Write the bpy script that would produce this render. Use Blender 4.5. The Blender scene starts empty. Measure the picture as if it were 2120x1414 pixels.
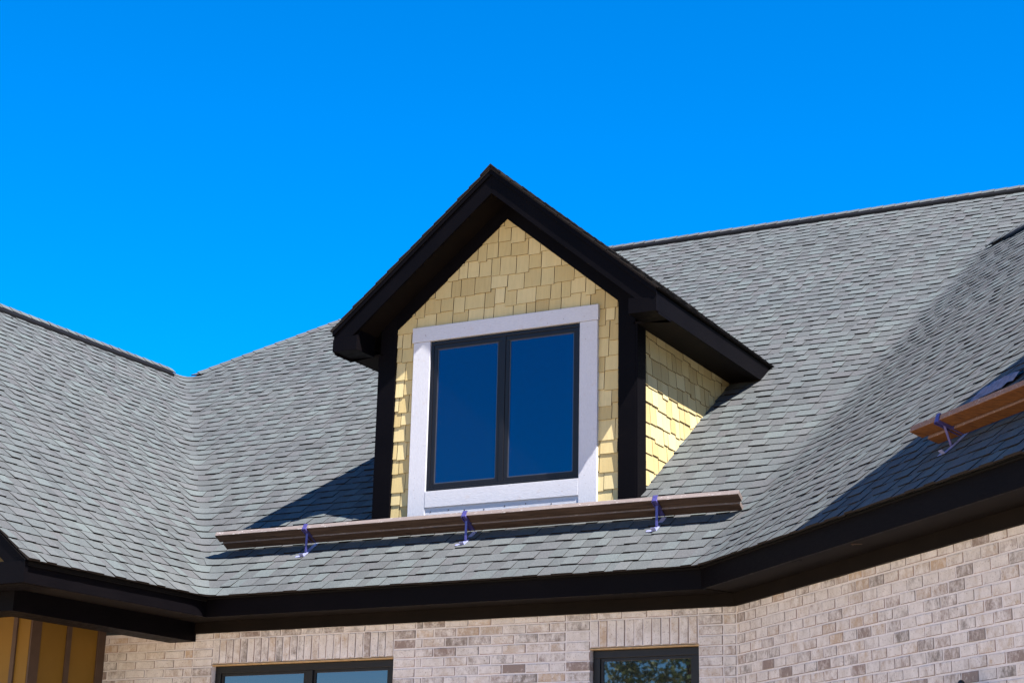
import bpy, math, random
import numpy as np
from mathutils import Vector, Matrix

random.seed(7)
RNG = np.random.default_rng(11)
SC = bpy.context.scene
COL = SC.collection

# ------------------------------------------------------------------ camera
YAW, PITCH, ROLL = 0.456538, 0.305499, 0.010788
fw = Vector((-math.sin(YAW) * math.cos(PITCH), math.cos(YAW) * math.cos(PITCH), math.sin(PITCH)))
rt = Vector((math.cos(YAW), math.sin(YAW), 0.0))
up = rt.cross(fw)
r2 = rt * math.cos(ROLL) + up * math.sin(ROLL)
u2 = -rt * math.sin(ROLL) + up * math.cos(ROLL)
cam = bpy.data.cameras.new('camera')
cam.sensor_fit = 'HORIZONTAL'
cam.sensor_width = 36.0
cam.lens = 3658.394 / 2120 * 36.0
cam.shift_x = -131.8 / 2120
cam.shift_y = -99.6 / 2120
cam.clip_start, cam.clip_end = 0.1, 2000.0
cam_ob = bpy.data.objects.new('camera', cam)
COL.objects.link(cam_ob)
M = Matrix((r2, u2, -fw)).transposed().to_4x4()
M.translation = Vector((8.823178, -11.398706, -1.911113))
cam_ob.matrix_world = M
SC.camera = cam_ob

# ------------------------------------------------------------------ sky, sun, exposure
SUN = Vector((2.9, -1.0, 4.35)).normalized()
elev = math.asin(SUN.z)
w = bpy.data.worlds.new('World')
SC.world = w
w.use_nodes = True
nt = w.node_tree
nt.nodes.clear()
sky = nt.nodes.new('ShaderNodeTexSky')
sky.sky_type = 'NISHITA'
sky.sun_disc = False
sky.sun_elevation = elev
sky.sun_rotation = math.atan2(SUN.x, SUN.y)
sky.air_density = 1.0
sky.dust_density = 0.0
sky.ozone_density = 4.0
sky.altitude = 600
hs = nt.nodes.new('ShaderNodeHueSaturation')
hs.inputs['Saturation'].default_value = 1.6
hs.inputs['Hue'].default_value = 0.506
bg = nt.nodes.new('ShaderNodeBackground')
bg.inputs['Strength'].default_value = 0.08
wo = nt.nodes.new('ShaderNodeOutputWorld')
nt.links.new(sky.outputs[0], hs.inputs['Color'])
nt.links.new(hs.outputs[0], bg.inputs[0])
nt.links.new(bg.outputs[0], wo.inputs[0])
sl = bpy.data.lights.new('sun', 'SUN')
sl.energy = 5.0
sl.angle = math.radians(0.5)
sl.color = (1.0, 0.965, 0.92)
so = bpy.data.objects.new('sun', sl)
COL.objects.link(so)
so.rotation_euler = SUN.to_track_quat('Z', 'Y').to_euler()
so.location = SUN * 40
SC.view_settings.view_transform = 'Standard'
SC.view_settings.look = 'None'
SC.view_settings.exposure = 1.76
SC.view_settings.gamma = 1.0
SC.cycles.max_bounces = 8

# ------------------------------------------------------------------ dimensions of the house (metres)
L = 4.2                       # length of the middle eave
P0 = 0.693035                 # pitch of the middle roof
PL = 3.4495 / 4.42054         # pitch of the left wing roof
WA = 0.767509                 # angle the right wing makes with the middle
CW, SW = math.cos(WA), math.sin(WA)
PW = P0 / (0.14334 * SW + CW)
WS = 0.345                    # wall plane behind the eave line
GROUND = -3.5
ZS = -0.166                   # soffit height
ZF = -0.255                   # top of the visible brick
RIDGE_Y = 7.607
LR_Z = 3.4495
RR_W = 4.65
RR_Z = PW * RR_W
LEFT_END = -2.06
WING_END = 9.0
MAIN_END = 9.0


def I(p):
    return Vector(p)


def W(p):                     # right wing frame: u along its eave, w up its slope
    u, ww, z = p
    return Vector((L + u * CW + ww * SW, -u * SW + ww * CW, z))


# ------------------------------------------------------------------ mesh helpers
class MB:
    def __init__(s, T=I):
        s.v, s.f, s.a, s.T = [], [], [], T

    def poly(s, pts, a=(0.5, 0.5, 0.5)):
        b = len(s.v)
        s.v += [tuple(s.T(p)) for p in pts]
        s.f.append(tuple(range(b, b + len(pts))))
        s.a.append(a)

    def hexa(s, p, a=(0.5, 0.5, 0.5)):
        """eight corners: bottom ring 0-3, top ring 4-7"""
        b = len(s.v)
        s.v += [tuple(s.T(q)) for q in p]
        for f in ((3, 2, 1, 0), (4, 5, 6, 7), (0, 1, 5, 4), (1, 2, 6, 5), (2, 3, 7, 6), (3, 0, 4, 7)):
            s.f.append(tuple(b + i for i in f))
            s.a.append(a)

    def box(s, x0, x1, y0, y1, z0, z1, a=(0.5, 0.5, 0.5)):
        s.hexa([(x0, y0, z0), (x1, y0, z0), (x1, y1, z0), (x0, y1, z0),
                (x0, y0, z1), (x1, y0, z1), (x1, y1, z1), (x0, y1, z1)], a)

    def prism(s, poly, axis, t0, t1, a=(0.5, 0.5, 0.5)):
        """extrude a 2D polygon; axis 'y': poly is (x,z); axis 'x': poly is (y,z); axis 'z': (x,y)"""
        def mk(p, t):
            return {'y': (p[0], t, p[1]), 'x': (t, p[0], p[1]), 'z': (p[0], p[1], t)}[axis]
        n = len(poly)
        b = len(s.v)
        s.v += [tuple(s.T(mk(p, t0))) for p in poly] + [tuple(s.T(mk(p, t1))) for p in poly]
        s.f.append(tuple(b + i for i in range(n)))
        s.f.append(tuple(b + n + i for i in reversed(range(n))))
        for i in range(n):
            j = (i + 1) % n
            s.f.append((b + i, b + n + i, b + n + j, b + j))
        s.a += [a] * (n + 2)

    def bar(s, A, B, side, up_, a=(0.5, 0.5, 0.5)):
        """rectangular bar from A to B, half sizes given by vectors side and up_"""
        A, B, side, up_ = map(Vector, (A, B, side, up_))
        s.hexa([A - side - up_, A + side - up_, B + side - up_, B - side - up_,
                A - side + up_, A + side + up_, B + side + up_, B - side + up_], a)

    def build(s, name, mat, parent=None, bevel=0.0, smooth=False):
        v = np.array(s.v, dtype=float)
        lo, hi = v.min(0), v.max(0)
        o = np.array([(lo[0] + hi[0]) / 2, (lo[1] + hi[1]) / 2, lo[2]])
        me = bpy.data.meshes.new(name)
        me.from_pydata((v - o).tolist(), [], s.f)
        at = me.attributes.new('pc', 'FLOAT_COLOR', 'FACE')
        buf = np.ones((len(s.f), 4), dtype=np.float32)
        buf[:, :3] = np.array(s.a)
        at.data.foreach_set('color', buf.ravel())
        me.materials.append(mat)
        me.validate()
        import bmesh
        if len(s.f) < 3000:
            bm = bmesh.new()
            bm.from_mesh(me)
            bmesh.ops.recalc_face_normals(bm, faces=bm.faces)
            bm.to_mesh(me)
            bm.free()
        ob = bpy.data.objects.new(name, me)
        COL.objects.link(ob)
        pw = Vector(WORLD.get(parent.name, (0, 0, 0))) if parent else Vector((0, 0, 0))
        WORLD[ob.name] = tuple(o)
        ob.location = Vector(o) - pw
        if parent:
            ob.parent = parent
        if bevel:
            m = ob.modifiers.new('bevel', 'BEVEL')
            m.width = bevel
            m.segments = 2
            m.limit_method = 'ANGLE'
        return ob


WORLD = {}


def empty(name, loc, parent=None):
    o = bpy.data.objects.new(name, None)
    COL.objects.link(o)
    o.empty_display_size = 0.2
    pw = Vector(WORLD.get(parent.name, (0, 0, 0))) if parent else Vector((0, 0, 0))
    WORLD[o.name] = tuple(loc)
    o.location = Vector(loc) - pw
    if parent:
        o.parent = parent
    return o


def tag(o, label=None, cat=None, group=None, kind=None):
    for k, val in (('label', label), ('category', cat), ('group', group), ('kind', kind)):
        if val:
            o[k] = val
    return o


# ------------------------------------------------------------------ materials
class N:
    """tiny node-tree writer"""
    def __init__(s, name):
        s.m = bpy.data.materials.new(name)
        s.m.use_nodes = True
        s.t = s.m.node_tree
        s.b = s.t.nodes['Principled BSDF']
        s.out = s.t.nodes['Material Output']

    def n(s, typ, **kw):
        nd = s.t.nodes.new(typ)
        for k, val in kw.items():
            if k.startswith('_'):
                setattr(nd, k[1:], val)
        return nd

    def l(s, a, b):
        s.t.links.new(a, b)

    def coord(s, scale=(1, 1, 1), kind='Object', rot=(0, 0, 0)):
        tc = s.n('ShaderNodeTexCoord')
        mp = s.n('ShaderNodeMapping')
        mp.inputs['Scale'].default_value = scale
        mp.inputs['Rotation'].default_value = rot
        s.l(tc.outputs[kind], mp.inputs[0])
        return mp.outputs[0]

    def noise(s, vec, scale, detail=3, rough=0.55):
        nd = s.n('ShaderNodeTexNoise')
        nd.inputs['Scale'].default_value = scale
        nd.inputs['Detail'].default_value = detail
        nd.inputs['Roughness'].default_value = rough
        s.l(vec, nd.inputs['Vector'])
        return nd.outputs['Fac']

    def ramp(s, fac, stops):
        nd = s.n('ShaderNodeValToRGB')
        el = nd.color_ramp.elements
        while len(el) < len(stops):
            el.new(0.5)
        for e, (p, c) in zip(el, stops):
            e.position = p
            e.color = (*c, 1) if len(c) == 3 else c
        s.l(fac, nd.inputs[0])
        return nd.outputs[0]

    def mix(s, fac, a, b, mode='MIX'):
        nd = s.n('ShaderNodeMix')
        nd.data_type = 'RGBA'
        nd.blend_type = mode
        for val, idx in ((fac, 0), (a, 6), (b, 7)):
            if isinstance(val, (int, float)):
                nd.inputs[idx].default_value = val
            elif isinstance(val, tuple):
                nd.inputs[idx].default_value = (*val, 1)
            else:
                s.l(val, nd.inputs[idx])
        return nd.outputs[2]

    def attr(s):
        a = s.n('ShaderNodeAttribute')
        a.attribute_name = 'pc'
        sep = s.n('ShaderNodeSeparateColor')
        s.l(a.outputs['Color'], sep.inputs[0])
        return sep.outputs[0], sep.outputs[1], sep.outputs[2]

    def math(s, op, a, b=None, clamp=False):
        nd = s.n('ShaderNodeMath')
        nd.operation = op
        nd.use_clamp = clamp
        for i, val in enumerate((a, b)):
            if val is None:
                continue
            if isinstance(val, (int, float)):
                nd.inputs[i].default_value = val
            else:
                s.l(val, nd.inputs[i])
        return nd.outputs[0]

    def bump(s, h, strength=0.3, dist=0.01):
        nd = s.n('ShaderNodeBump')
        nd.inputs['Strength'].default_value = strength
        nd.inputs['Distance'].default_value = dist
        s.l(h, nd.inputs['Height'])
        s.l(nd.outputs[0], s.b.inputs['Normal'])

    def set(s, **kw):
        for k, val in kw.items():
            i = s.b.inputs[k.replace('_', ' ')]
            if isinstance(val, (int, float)):
                i.default_value = val
            elif isinstance(val, tuple):
                i.default_value = (*val, 1)
            else:
                s.l(val, i)
        return s


def shingle_material():
    m = N('asphalt shingles')
    r, g, b = m.attr()
    v = m.coord()
    base = m.ramp(r, [(0.0, (0.052, 0.055, 0.055)), (0.35, (0.060, 0.065, 0.065)),
                      (0.7, (0.070, 0.079, 0.078)), (1.0, (0.079, 0.091, 0.089))])
    warm = m.mix(m.math('MULTIPLY', b, 0.55), base, (0.072, 0.068, 0.070))
    gr = m.noise(v, 260.0, 2, 0.7)
    gr2 = m.noise(v, 95.0, 2, 0.6)
    patch = m.noise(v, 1.3, 3, 0.6)
    k = m.ramp(gr, [(0.28, (0.50, 0.50, 0.52)), (0.5, (1, 1, 1)), (0.72, (1.7, 1.68, 1.64))])
    c = m.mix(0.6, warm, k, 'MULTIPLY')
    k2 = m.ramp(gr2, [(0.3, (0.74, 0.74, 0.75)), (0.7, (1.26, 1.25, 1.24))])
    c = m.mix(0.75, c, k2, 'MULTIPLY')
    k3 = m.ramp(patch, [(0.3, (0.90, 0.90, 0.92)), (0.7, (1.10, 1.09, 1.07))])
    c = m.mix(0.8, c, k3, 'MULTIPLY')
    # cut edges of the mat: dark brown asphalt
    c = m.mix(g, c, (0.009, 0.006, 0.0045))
    m.set(Base_Color=c, Roughness=0.92)
    m.b.inputs['Specular IOR Level'].default_value = 0.25
    m.bump(gr, 0.5, 0.003)
    return m.m


def black_paint():
    m = N('black painted board')
    v = m.coord((1, 1, 1))
    vg = m.coord((6, 6, 90))
    a = m.noise(v, 2.0, 4, 0.6)
    g = m.noise(vg, 3.0, 3, 0.6)
    c = m.ramp(a, [(0.3, (0.0017, 0.0014, 0.0021)), (0.7, (0.0030, 0.0024, 0.0031))])
    d = m.noise(v, 26.0, 4, 0.75)
    c = m.mix(m.ramp(d, [(0.66, (0, 0, 0)), (0.80, (0.25, 0.25, 0.25))]), c, (0.014, 0.012, 0.012))
    m.set(Base_Color=c, Roughness=m.ramp(g, [(0.3, (0.45, 0.45, 0.45)), (0.7, (0.62, 0.62, 0.62))]))
    m.b.inputs['Specular IOR Level'].default_value = 0.04
    m.bump(g, 0.35, 0.003)
    return m.m


def soffit_paint():
    m = N('dark brown soffit')
    v = m.coord()
    a = m.noise(v, 5.0, 3, 0.6)
    m.set(Base_Color=m.ramp(a, [(0.3, (0.0035, 0.0023, 0.0018)), (0.7, (0.006, 0.004, 0.003))]), Roughness=0.7)
    m.b.inputs['Specular IOR Level'].default_value = 0.08
    return m.m


def shake_material():
    m = N('yellow shake siding')
    r, g, b = m.attr()
    v = m.coord()
    base = m.ramp(r, [(0.0, (0.385, 0.285, 0.125)), (0.5, (0.465, 0.358, 0.166)), (1.0, (0.535, 0.428, 0.220))])
    vs = m.coord((26, 26, 2.2))
    st = m.noise(vs, 2.0, 4, 0.6)
    c = m.mix(0.7, base, m.ramp(st, [(0.3, (0.88, 0.88, 0.85)), (0.7, (1.08, 1.07, 1.05))]), 'MULTIPLY')
    big = m.noise(v, 5.0, 3, 0.6)
    c = m.mix(m.ramp(big, [(0.5, (0, 0, 0)), (0.75, (0.40, 0.40, 0.40))]), c, (0.37, 0.315, 0.160))
    rust = m.noise(v, 11.0, 4, 0.7)
    c = m.mix(m.ramp(rust, [(0.64, (0, 0, 0)), (0.78, (0.35, 0.35, 0.35))]), c, (0.46, 0.25, 0.070))
    spk = m.noise(v, 75.0, 2, 0.5)
    c = m.mix(m.ramp(spk, [(0.735, (0, 0, 0)), (0.76, (0.6, 0.6, 0.6))]), c, (0.16, 0.11, 0.06))
    c = m.mix(g, c, (0.045, 0.026, 0.008))
    m.set(Base_Color=c, Roughness=0.75)
    m.b.inputs['Specular IOR Level'].default_value = 0.25
    m.bump(st, 0.35, 0.003)
    return m.m


def trim_material(vertical):
    m = N('white primed trim upright' if vertical else 'white primed trim level')
    v = m.coord((75, 75, 16) if vertical else (16, 75, 75))
    w2 = m.coord()
    g = m.noise(v, 2.2, 5, 0.65)
    g2 = m.noise(w2, 150.0, 2, 0.5)
    c = m.ramp(g, [(0.25, (0.41, 0.405, 0.43)), (0.55, (0.46, 0.455, 0.485)), (0.8, (0.50, 0.495, 0.525))])
    d = m.noise(w2, 9.0, 5, 0.75)
    c = m.mix(m.ramp(d, [(0.60, (0, 0, 0)), (0.74, (0.5, 0.5, 0.5))]), c, (0.42, 0.33, 0.29))
    sp = m.noise(w2, 60.0, 2, 0.5)
    c = m.mix(m.ramp(sp, [(0.725, (0, 0, 0)), (0.75, (0.8, 0.8, 0.8))]), c, (0.20, 0.12, 0.09))
    m.set(Base_Color=c, Roughness=0.7)
    m.b.inputs['Specular IOR Level'].default_value = 0.3
    hh = m.math('ADD', m.math('MULTIPLY', g, 1.0), m.math('MULTIPLY', g2, 0.3))
    m.bump(hh, 0.42, 0.004)
    return m.m


def plain(name, col, rough=0.6, spec=0.5, metal=0.0, var=0.12, scale=8.0):
    m = N(name)
    v = m.coord()
    a = m.noise(v, scale, 4, 0.65)
    lo = tuple(x * (1 - var) for x in col)
    hi = tuple(min(1, x * (1 + var)) for x in col)
    m.set(Base_Color=m.ramp(a, [(0.3, lo), (0.7, hi)]), Roughness=rough, Metallic=metal)
    m.b.inputs['Specular IOR Level'].default_value = spec
    return m


def glass_material(name, base, tint):
    m = N(name)
    v = m.coord()
    wob = m.noise(v, 1.6, 2, 0.5)
    m.set(Base_Color=base, Roughness=0.015)
    m.b.inputs['IOR'].default_value = 2.25
    m.b.inputs['Specular Tint'].default_value = (*tint, 1)
    m.bump(wob, 0.02, 0.02)
    return m.m


def brick_material():
    m = N('whitewashed brick')
    r, g, b = m.attr()
    # offset the texture by brick so no two share a pattern
    tc = m.n('ShaderNodeTexCoord')
    cmb = m.n('ShaderNodeCombineXYZ')
    m.l(m.math('MULTIPLY', b, 37.0), cmb.inputs[0])
    m.l(m.math('MULTIPLY', b, 11.0), cmb.inputs[1])
    m.l(m.math('MULTIPLY', b, 23.0), cmb.inputs[2])
    va = m.n('ShaderNodeVectorMath')
    va.operation = 'ADD'
    m.l(tc.outputs['Object'], va.inputs[0])
    m.l(cmb.outputs[0], va.inputs[1])
    mp = m.n('ShaderNodeMapping')
    mp.inputs['Scale'].default_value = (1, 1, 0.75)
    m.l(va.outputs[0], mp.inputs[0])
    V = mp.outputs[0]
    n1 = m.noise(V, 34.0, 6, 0.78)
    n2 = m.noise(V, 95.0, 4, 0.72)
    n3 = m.noise(V, 15.0, 3, 0.6)
    wash = m.ramp(n3, [(0.3, (0.49, 0.450, 0.420)), (0.7, (0.63, 0.592, 0.570))])
    under = m.ramp(r, [(0.0, (0.18, 0.160, 0.145)), (0.30, (0.25, 0.190, 0.165)), (0.6, (0.37, 0.290, 0.225)), (1.0, (0.43, 0.325, 0.235))])
    # wash wear: g per brick, lowered on chamfers to paint arris shadow
    lo = m.math('ADD', m.math('ADD', m.math('MULTIPLY', n1, 0.62), m.math('MULTIPLY', n3, 0.38)), m.math('MULTIPLY', m.math('SUBTRACT', g, 0.5), 0.55))
    cov = m.ramp(lo, [(0.40, (0, 0, 0)), (0.60, (0.94, 0.94, 0.94))])
    c = m.mix(cov, under, wash)
    pit = m.ramp(n2, [(0.565, (0, 0, 0)), (0.70, (0.75, 0.75, 0.75))])
    c = m.mix(pit, c, (0.13, 0.082, 0.070))
    m.set(Base_Color=c, Roughness=0.9)
    m.b.inputs['Specular IOR Level'].default_value = 0.2
    m.bump(m.math('ADD', n1, n2), 0.6, 0.006)
    return m.m


def mortar_material():
    m = N('pale mortar')
    v = m.coord()
    a = m.noise(v, 45.0, 4, 0.7)
    b = m.noise(v, 3.0, 3, 0.6)
    c = m.ramp(a, [(0.3, (0.52, 0.482, 0.470)), (0.7, (0.63, 0.592, 0.590))])
    c = m.mix(0.6, c, m.ramp(b, [(0.3, (0.86, 0.85, 0.83)), (0.7, (1.08, 1.08, 1.08))]), 'MULTIPLY')
    m.set(Base_Color=c, Roughness=0.95)
    m.b.inputs['Specular IOR Level'].default_value = 0.15
    m.bump(a, 0.6, 0.004)
    return m.m


def wood_material(name, cols, axis_scale):
    m = N(name)
    r, g, b = m.attr()
    v = m.coord(axis_scale)
    gr = m.noise(v, 3.0, 5, 0.65)
    v2 = m.coord((3.2, 22, 22))
    kn = m.noise(v2, 1.6, 3, 0.5)
    c = m.ramp(gr, [(0.30, cols[0]), (0.5, cols[1]), (0.72, cols[2])])
    c = m.mix(m.ramp(kn, [(0.66, (0, 0, 0)), (0.72, (0.85, 0.85, 0.85))]), c, cols[3])
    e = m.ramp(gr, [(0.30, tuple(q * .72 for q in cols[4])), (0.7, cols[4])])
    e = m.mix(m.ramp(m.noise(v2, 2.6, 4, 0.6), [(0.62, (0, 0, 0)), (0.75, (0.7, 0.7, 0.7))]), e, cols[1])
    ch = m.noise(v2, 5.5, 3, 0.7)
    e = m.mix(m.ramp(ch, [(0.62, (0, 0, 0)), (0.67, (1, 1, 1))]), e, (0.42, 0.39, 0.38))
    c = m.mix(g, c, e)                      # pale sawn edges: bleaching, plus sunlit strip and gap light put into colour
    m.set(Base_Color=c, Roughness=0.8)
    m.b.inputs['Specular IOR Level'].default_value = 0.25
    m.bump(gr, 0.4, 0.004)
    return m.m


M_SH = shingle_material()
M_BL = black_paint()
M_SO = soffit_paint()
M_SK = shake_material()
M_TV = trim_material(True)
M_TH = trim_material(False)
M_FR = plain('black window frame', (0.005, 0.0045, 0.006), 0.4, 0.3).m
M_GL = glass_material('dark window glass', (0.0016, 0.0010, 0.0014), (1.0, 0.62, 0.88))
M_GC = glass_material('clear window glass', (0.006, 0.006, 0.008), (1.0, 0.92, 1.0))
M_BR = brick_material()
M_MO = mortar_material()
M_SD = plain('ochre vertical siding', (0.150, 0.080, 0.010), 0.6, 0.25, var=0.06, scale=3.0).m
M_BT = plain('brown batten', (0.060, 0.037, 0.026), 0.6, 0.25).m
M_VENT = plain('black ridge vent plastic', (0.004, 0.0035, 0.0035), 0.7, 0.1).m
M_ST = plain('tan steel lintel', (0.36, 0.24, 0.12), 0.6, 0.3, var=0.25, scale=20).m
M_JK = plain('blue painted steel', (0.070, 0.060, 0.20), 0.32, 0.8, metal=0.35, var=0.2, scale=30).m
M_JS = plain('pale blue sunlit steel', (0.26, 0.27, 0.46), 0.4, 0.7, metal=0.2, var=0.25, scale=40).m  # bracket steel in a lighter copy: sunlight on the straps put into the colour
M_NAIL = plain('steel nail head', (0.05, 0.03, 0.025), 0.5, 0.5, metal=0.3).m
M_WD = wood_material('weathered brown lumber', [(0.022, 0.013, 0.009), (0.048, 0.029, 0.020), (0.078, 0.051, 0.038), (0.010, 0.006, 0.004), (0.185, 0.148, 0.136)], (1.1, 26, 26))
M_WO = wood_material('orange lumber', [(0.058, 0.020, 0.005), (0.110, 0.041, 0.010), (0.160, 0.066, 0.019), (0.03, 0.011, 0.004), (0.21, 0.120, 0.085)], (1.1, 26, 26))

# ------------------------------------------------------------------ ground
gm = plain('dry building site soil', (0.49, 0.375, 0.26), 0.95, 0.1, var=0.18, scale=0.6)
g = MB()
g.poly([(-400, -400, GROUND), (400, -400, GROUND), (400, 400, GROUND), (-400, 400, GROUND)])
tag(g.build('ground', gm.m), kind='structure')

# ------------------------------------------------------------------ the house
house = tag(empty('brick_house', (2.0, WS, GROUND)),
            'whitewashed brick house with grey shingle roof and yellow gabled dormer', 'house')

# ---- shingle roof: every course follows the level line of the roof surface, woven through the valleys
KS = 0.037
_t = np.linspace(-1, 1, 45)
VAL = 7 * KS * np.sign(_t) * np.abs(_t) ** 2.6      # level-line samples, dense at the bottom of the valley
DZ = 0.0815


def roof_F(x, y, useL, useR):
    zs = [P0 * y]
    gs = [np.stack([np.zeros_like(x), np.full_like(x, P0)], -1)]
    if useL:
        zs.append(-PL * x)
        gs.append(np.stack([np.full_like(x, -PL), np.zeros_like(x)], -1))
    if useR:
        zs.append(PW * (SW * (x - L) + CW * y))
        gs.append(np.stack([np.full_like(x, PW * SW), np.full_like(x, PW * CW)], -1))
    Z = np.stack(zs, 0)
    mx = Z.max(0)
    E = np.exp((Z - mx) / KS)
    S = E.sum(0)
    F = mx + KS * np.log(S)
    G = sum((E[i] / S)[..., None] * gs[i] for i in range(len(zs)))
    return F, G


def uphill(x, y, c2, useL, useR):
    x, y = x.copy(), y.copy()
    for _ in range(5):
        F, G = roof_F(x, y, useL, useR)
        st = (c2 - F) / (G ** 2).sum(-1)
        x += st * G[..., 0]
        y += st * G[..., 1]
    return x, y


def hip_x(c):
    return -4.4205 + (c / P0 - 4.9757) * 0.9423


def contour(c):
    useL, useR = c < LR_Z + 0.3, c < RR_Z - 0.02
    pts = []
    lp = lambda d: KS * np.log1p(np.exp(d / KS)) if d < 30 * KS else d
    if c < LR_Z - 0.01:
        pts.append((-c / PL, LEFT_END))
    if useL:
        for d in VAL:
            zm, zl = c - lp(-d), c - lp(d)
            pts.append((-zl / PL, zm / P0))
    else:
        pts.append((hip_x(c), c / P0))
    if useR:
        for d in -VAL:
            zm, zr = c - lp(-d), c - lp(d)
            y = zm / P0
            pts.append((L + (zr / PW - CW * y) / SW, y))
        q = W((WING_END, c / PW, 0))
        pts.append((q.x, q.y))
    else:
        pts.append((MAIN_END, c / P0))
    pts = np.array(pts)
    if c >= LR_Z - 0.01:
        hx = hip_x(c)
        pts = pts[pts[:, 0] > hx]
        pts = np.vstack([[hx, c / P0], pts])
    return pts, useL, useR


def shingle_strip(mb, low, upp, nl, nu, h, hu, tone, warm, wav):
    """one tab: low/upp arrays of points, nl/nu normals; h lift of the butt edge, hu lift at the head"""
    n = len(low)
    A = low + nl * h
    A = A + wav
    B = low - nl * 0.004 + wav
    U = upp + nu * hu
    D = upp - nu * 0.004
    top, edge = (tone, 0.0, warm), (tone, 1.0, warm)
    base = len(mb.v)
    for arr in (A, B, U, D):
        mb.v += [tuple(p) for p in arr]
    a, b, u, d = base, base + n, base + 2 * n, base + 3 * n
    for i in range(n - 1):
        mb.f.append((a + i, a + i + 1, u + i + 1, u + i)); mb.a.append(top)
        mb.f.append((b + i, b + i + 1, a + i + 1, a + i)); mb.a.append(edge)
    mb.f.append((b, a, u, d)); mb.a.append(edge)
    mb.f.append((a + n - 1, b + n - 1, d + n - 1, u + n - 1)); mb.a.append(edge)


def tab_run(total):
    """break points along a course: raised tabs and recessed gaps of random width"""
    s, out, raised = -RNG.uniform(0, 0.25), [], bool(RNG.integers(2))
    while s < total:
        wd = RNG.uniform(0.085, 0.18) if raised else RNG.uniform(0.07, 0.16)
        a, b = max(0, s), min(total, s + wd)
        if b - a > 0.01:
            out.append((a, b, raised))
        s += wd
        raised = not raised
    return out


def tone_of(raised):
    t = RNG.uniform(0.50, 1.0) if raised else RNG.uniform(0.05, 0.55)
    if RNG.random() < 0.12:
        t = RNG.uniform(0, 1)
    return float(t), float(RNG.random() ** 2)


def main_roof():
    mb = MB()
    ztop = P0 * RIDGE_Y
    c = -0.022
    while c < ztop - 0.02:
        pts, useL, useR = contour(c)
        seg = np.linalg.norm(np.diff(pts, axis=0), axis=1)
        S = np.concatenate([[0], np.cumsum(seg)])
        cap = ztop
        for (a, b, raised) in tab_run(S[-1]):
            inner = S[(S > a + 1e-4) & (S < b - 1e-4)]
            ss = np.concatenate([[a], inner, [b]])
            x = np.interp(ss, S, pts[:, 0])
            y = np.interp(ss, S, pts[:, 1])
            c2 = min(c + DZ * 1.06, cap)
            # wings stop at their own ridge
            xm = x[len(x) // 2]
            xl, yl = x.copy(), y.copy()
            F, G = roof_F(xl, yl, useL, useR)
            onL = G[:, 0].min() < -0.3
            onR = G[:, 0].max() > 0.3
            cc = c2
            if onL and c < LR_Z:
                cc = min(c2, LR_Z + 0.004)
            if onR:
                cc = min(c2, RR_Z + 0.004)
            x2, y2 = uphill(x, y, cc, useL, useR)
            if c > LR_Z - DZ:
                hx = hip_x(cc)
                if not onL:
                    x2 = np.maximum(x2, hx)
            F2, G2 = roof_F(x2, y2, useL, useR)
            nl = np.stack([-G[:, 0], -G[:, 1], np.ones(len(x))], -1)
            nl /= np.linalg.norm(nl, axis=1)[:, None]
            nu = np.stack([-G2[:, 0], -G2[:, 1], np.ones(len(x))], -1)
            nu /= np.linalg.norm(nu, axis=1)[:, None]
            low = np.stack([x, y, np.full(len(x), c)], -1)
            upp = np.stack([x2, y2, np.full(len(x), cc)], -1)
            t, wm = tone_of(raised)
            h = (0.0136 if raised else 0.0082) + RNG.uniform(-0.0012, 0.0016)
            if onR:
                h *= 0.78
            wav = np.array([0, 0, RNG.uniform(-0.0025, 0.0025)])
            shingle_strip(mb, low, upp, nl, nu, h, 0.0045 if raised else 0.002, t, wm, wav)
        c += DZ
    # roof deck under the shingles and the far slopes that close the volume
    dk = (0.2, 1.0, 0.2)
    e = 0.02
    q = W((WING_END, 0, -e)); q2 = W((WING_END, RR_W, RR_Z - e)); q3 = W((WING_END, 2 * RR_W, -e))
    vt = (-4.42, 4.976, LR_Z - e)
    rv = (L + 0.1433 * 5.669, 5.669, RR_Z - e)
    hp = (hip_x(ztop), RIDGE_Y, ztop - e)
    mb.poly([(0, LEFT_END, -e), (0, 0, -e), vt, (-4.42, LEFT_END, LR_Z - e)], dk)
    mb.poly([(0, 0, -e), (L, 0, -e), rv, (MAIN_END, 5.669, RR_Z - e), (MAIN_END, RIDGE_Y, ztop - e), hp, vt], dk)
    mb.poly([(L, 0, -e), q, q2, rv], dk)
    mb.poly([q2, q3, W((-6.0, 2 * RR_W, -e)), rv], dk)
    mb.poly([(-4.42, LEFT_END, LR_Z), vt, hp, (hip_x(ztop), RIDGE_Y + 7.6, 0), (-8.84, RIDGE_Y + 7.6, 0), (-8.84, LEFT_END, 0)], (0.6, 0.0, 0.2))
    mb.poly([hp, (MAIN_END, RIDGE_Y, ztop - e), (MAIN_END, RIDGE_Y + 7.6, 0), (hip_x(ztop), RIDGE_Y + 7.6, 0)], (0.6, 0.0, 0.2))
    return mb.build('roof', M_SH, house)


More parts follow.
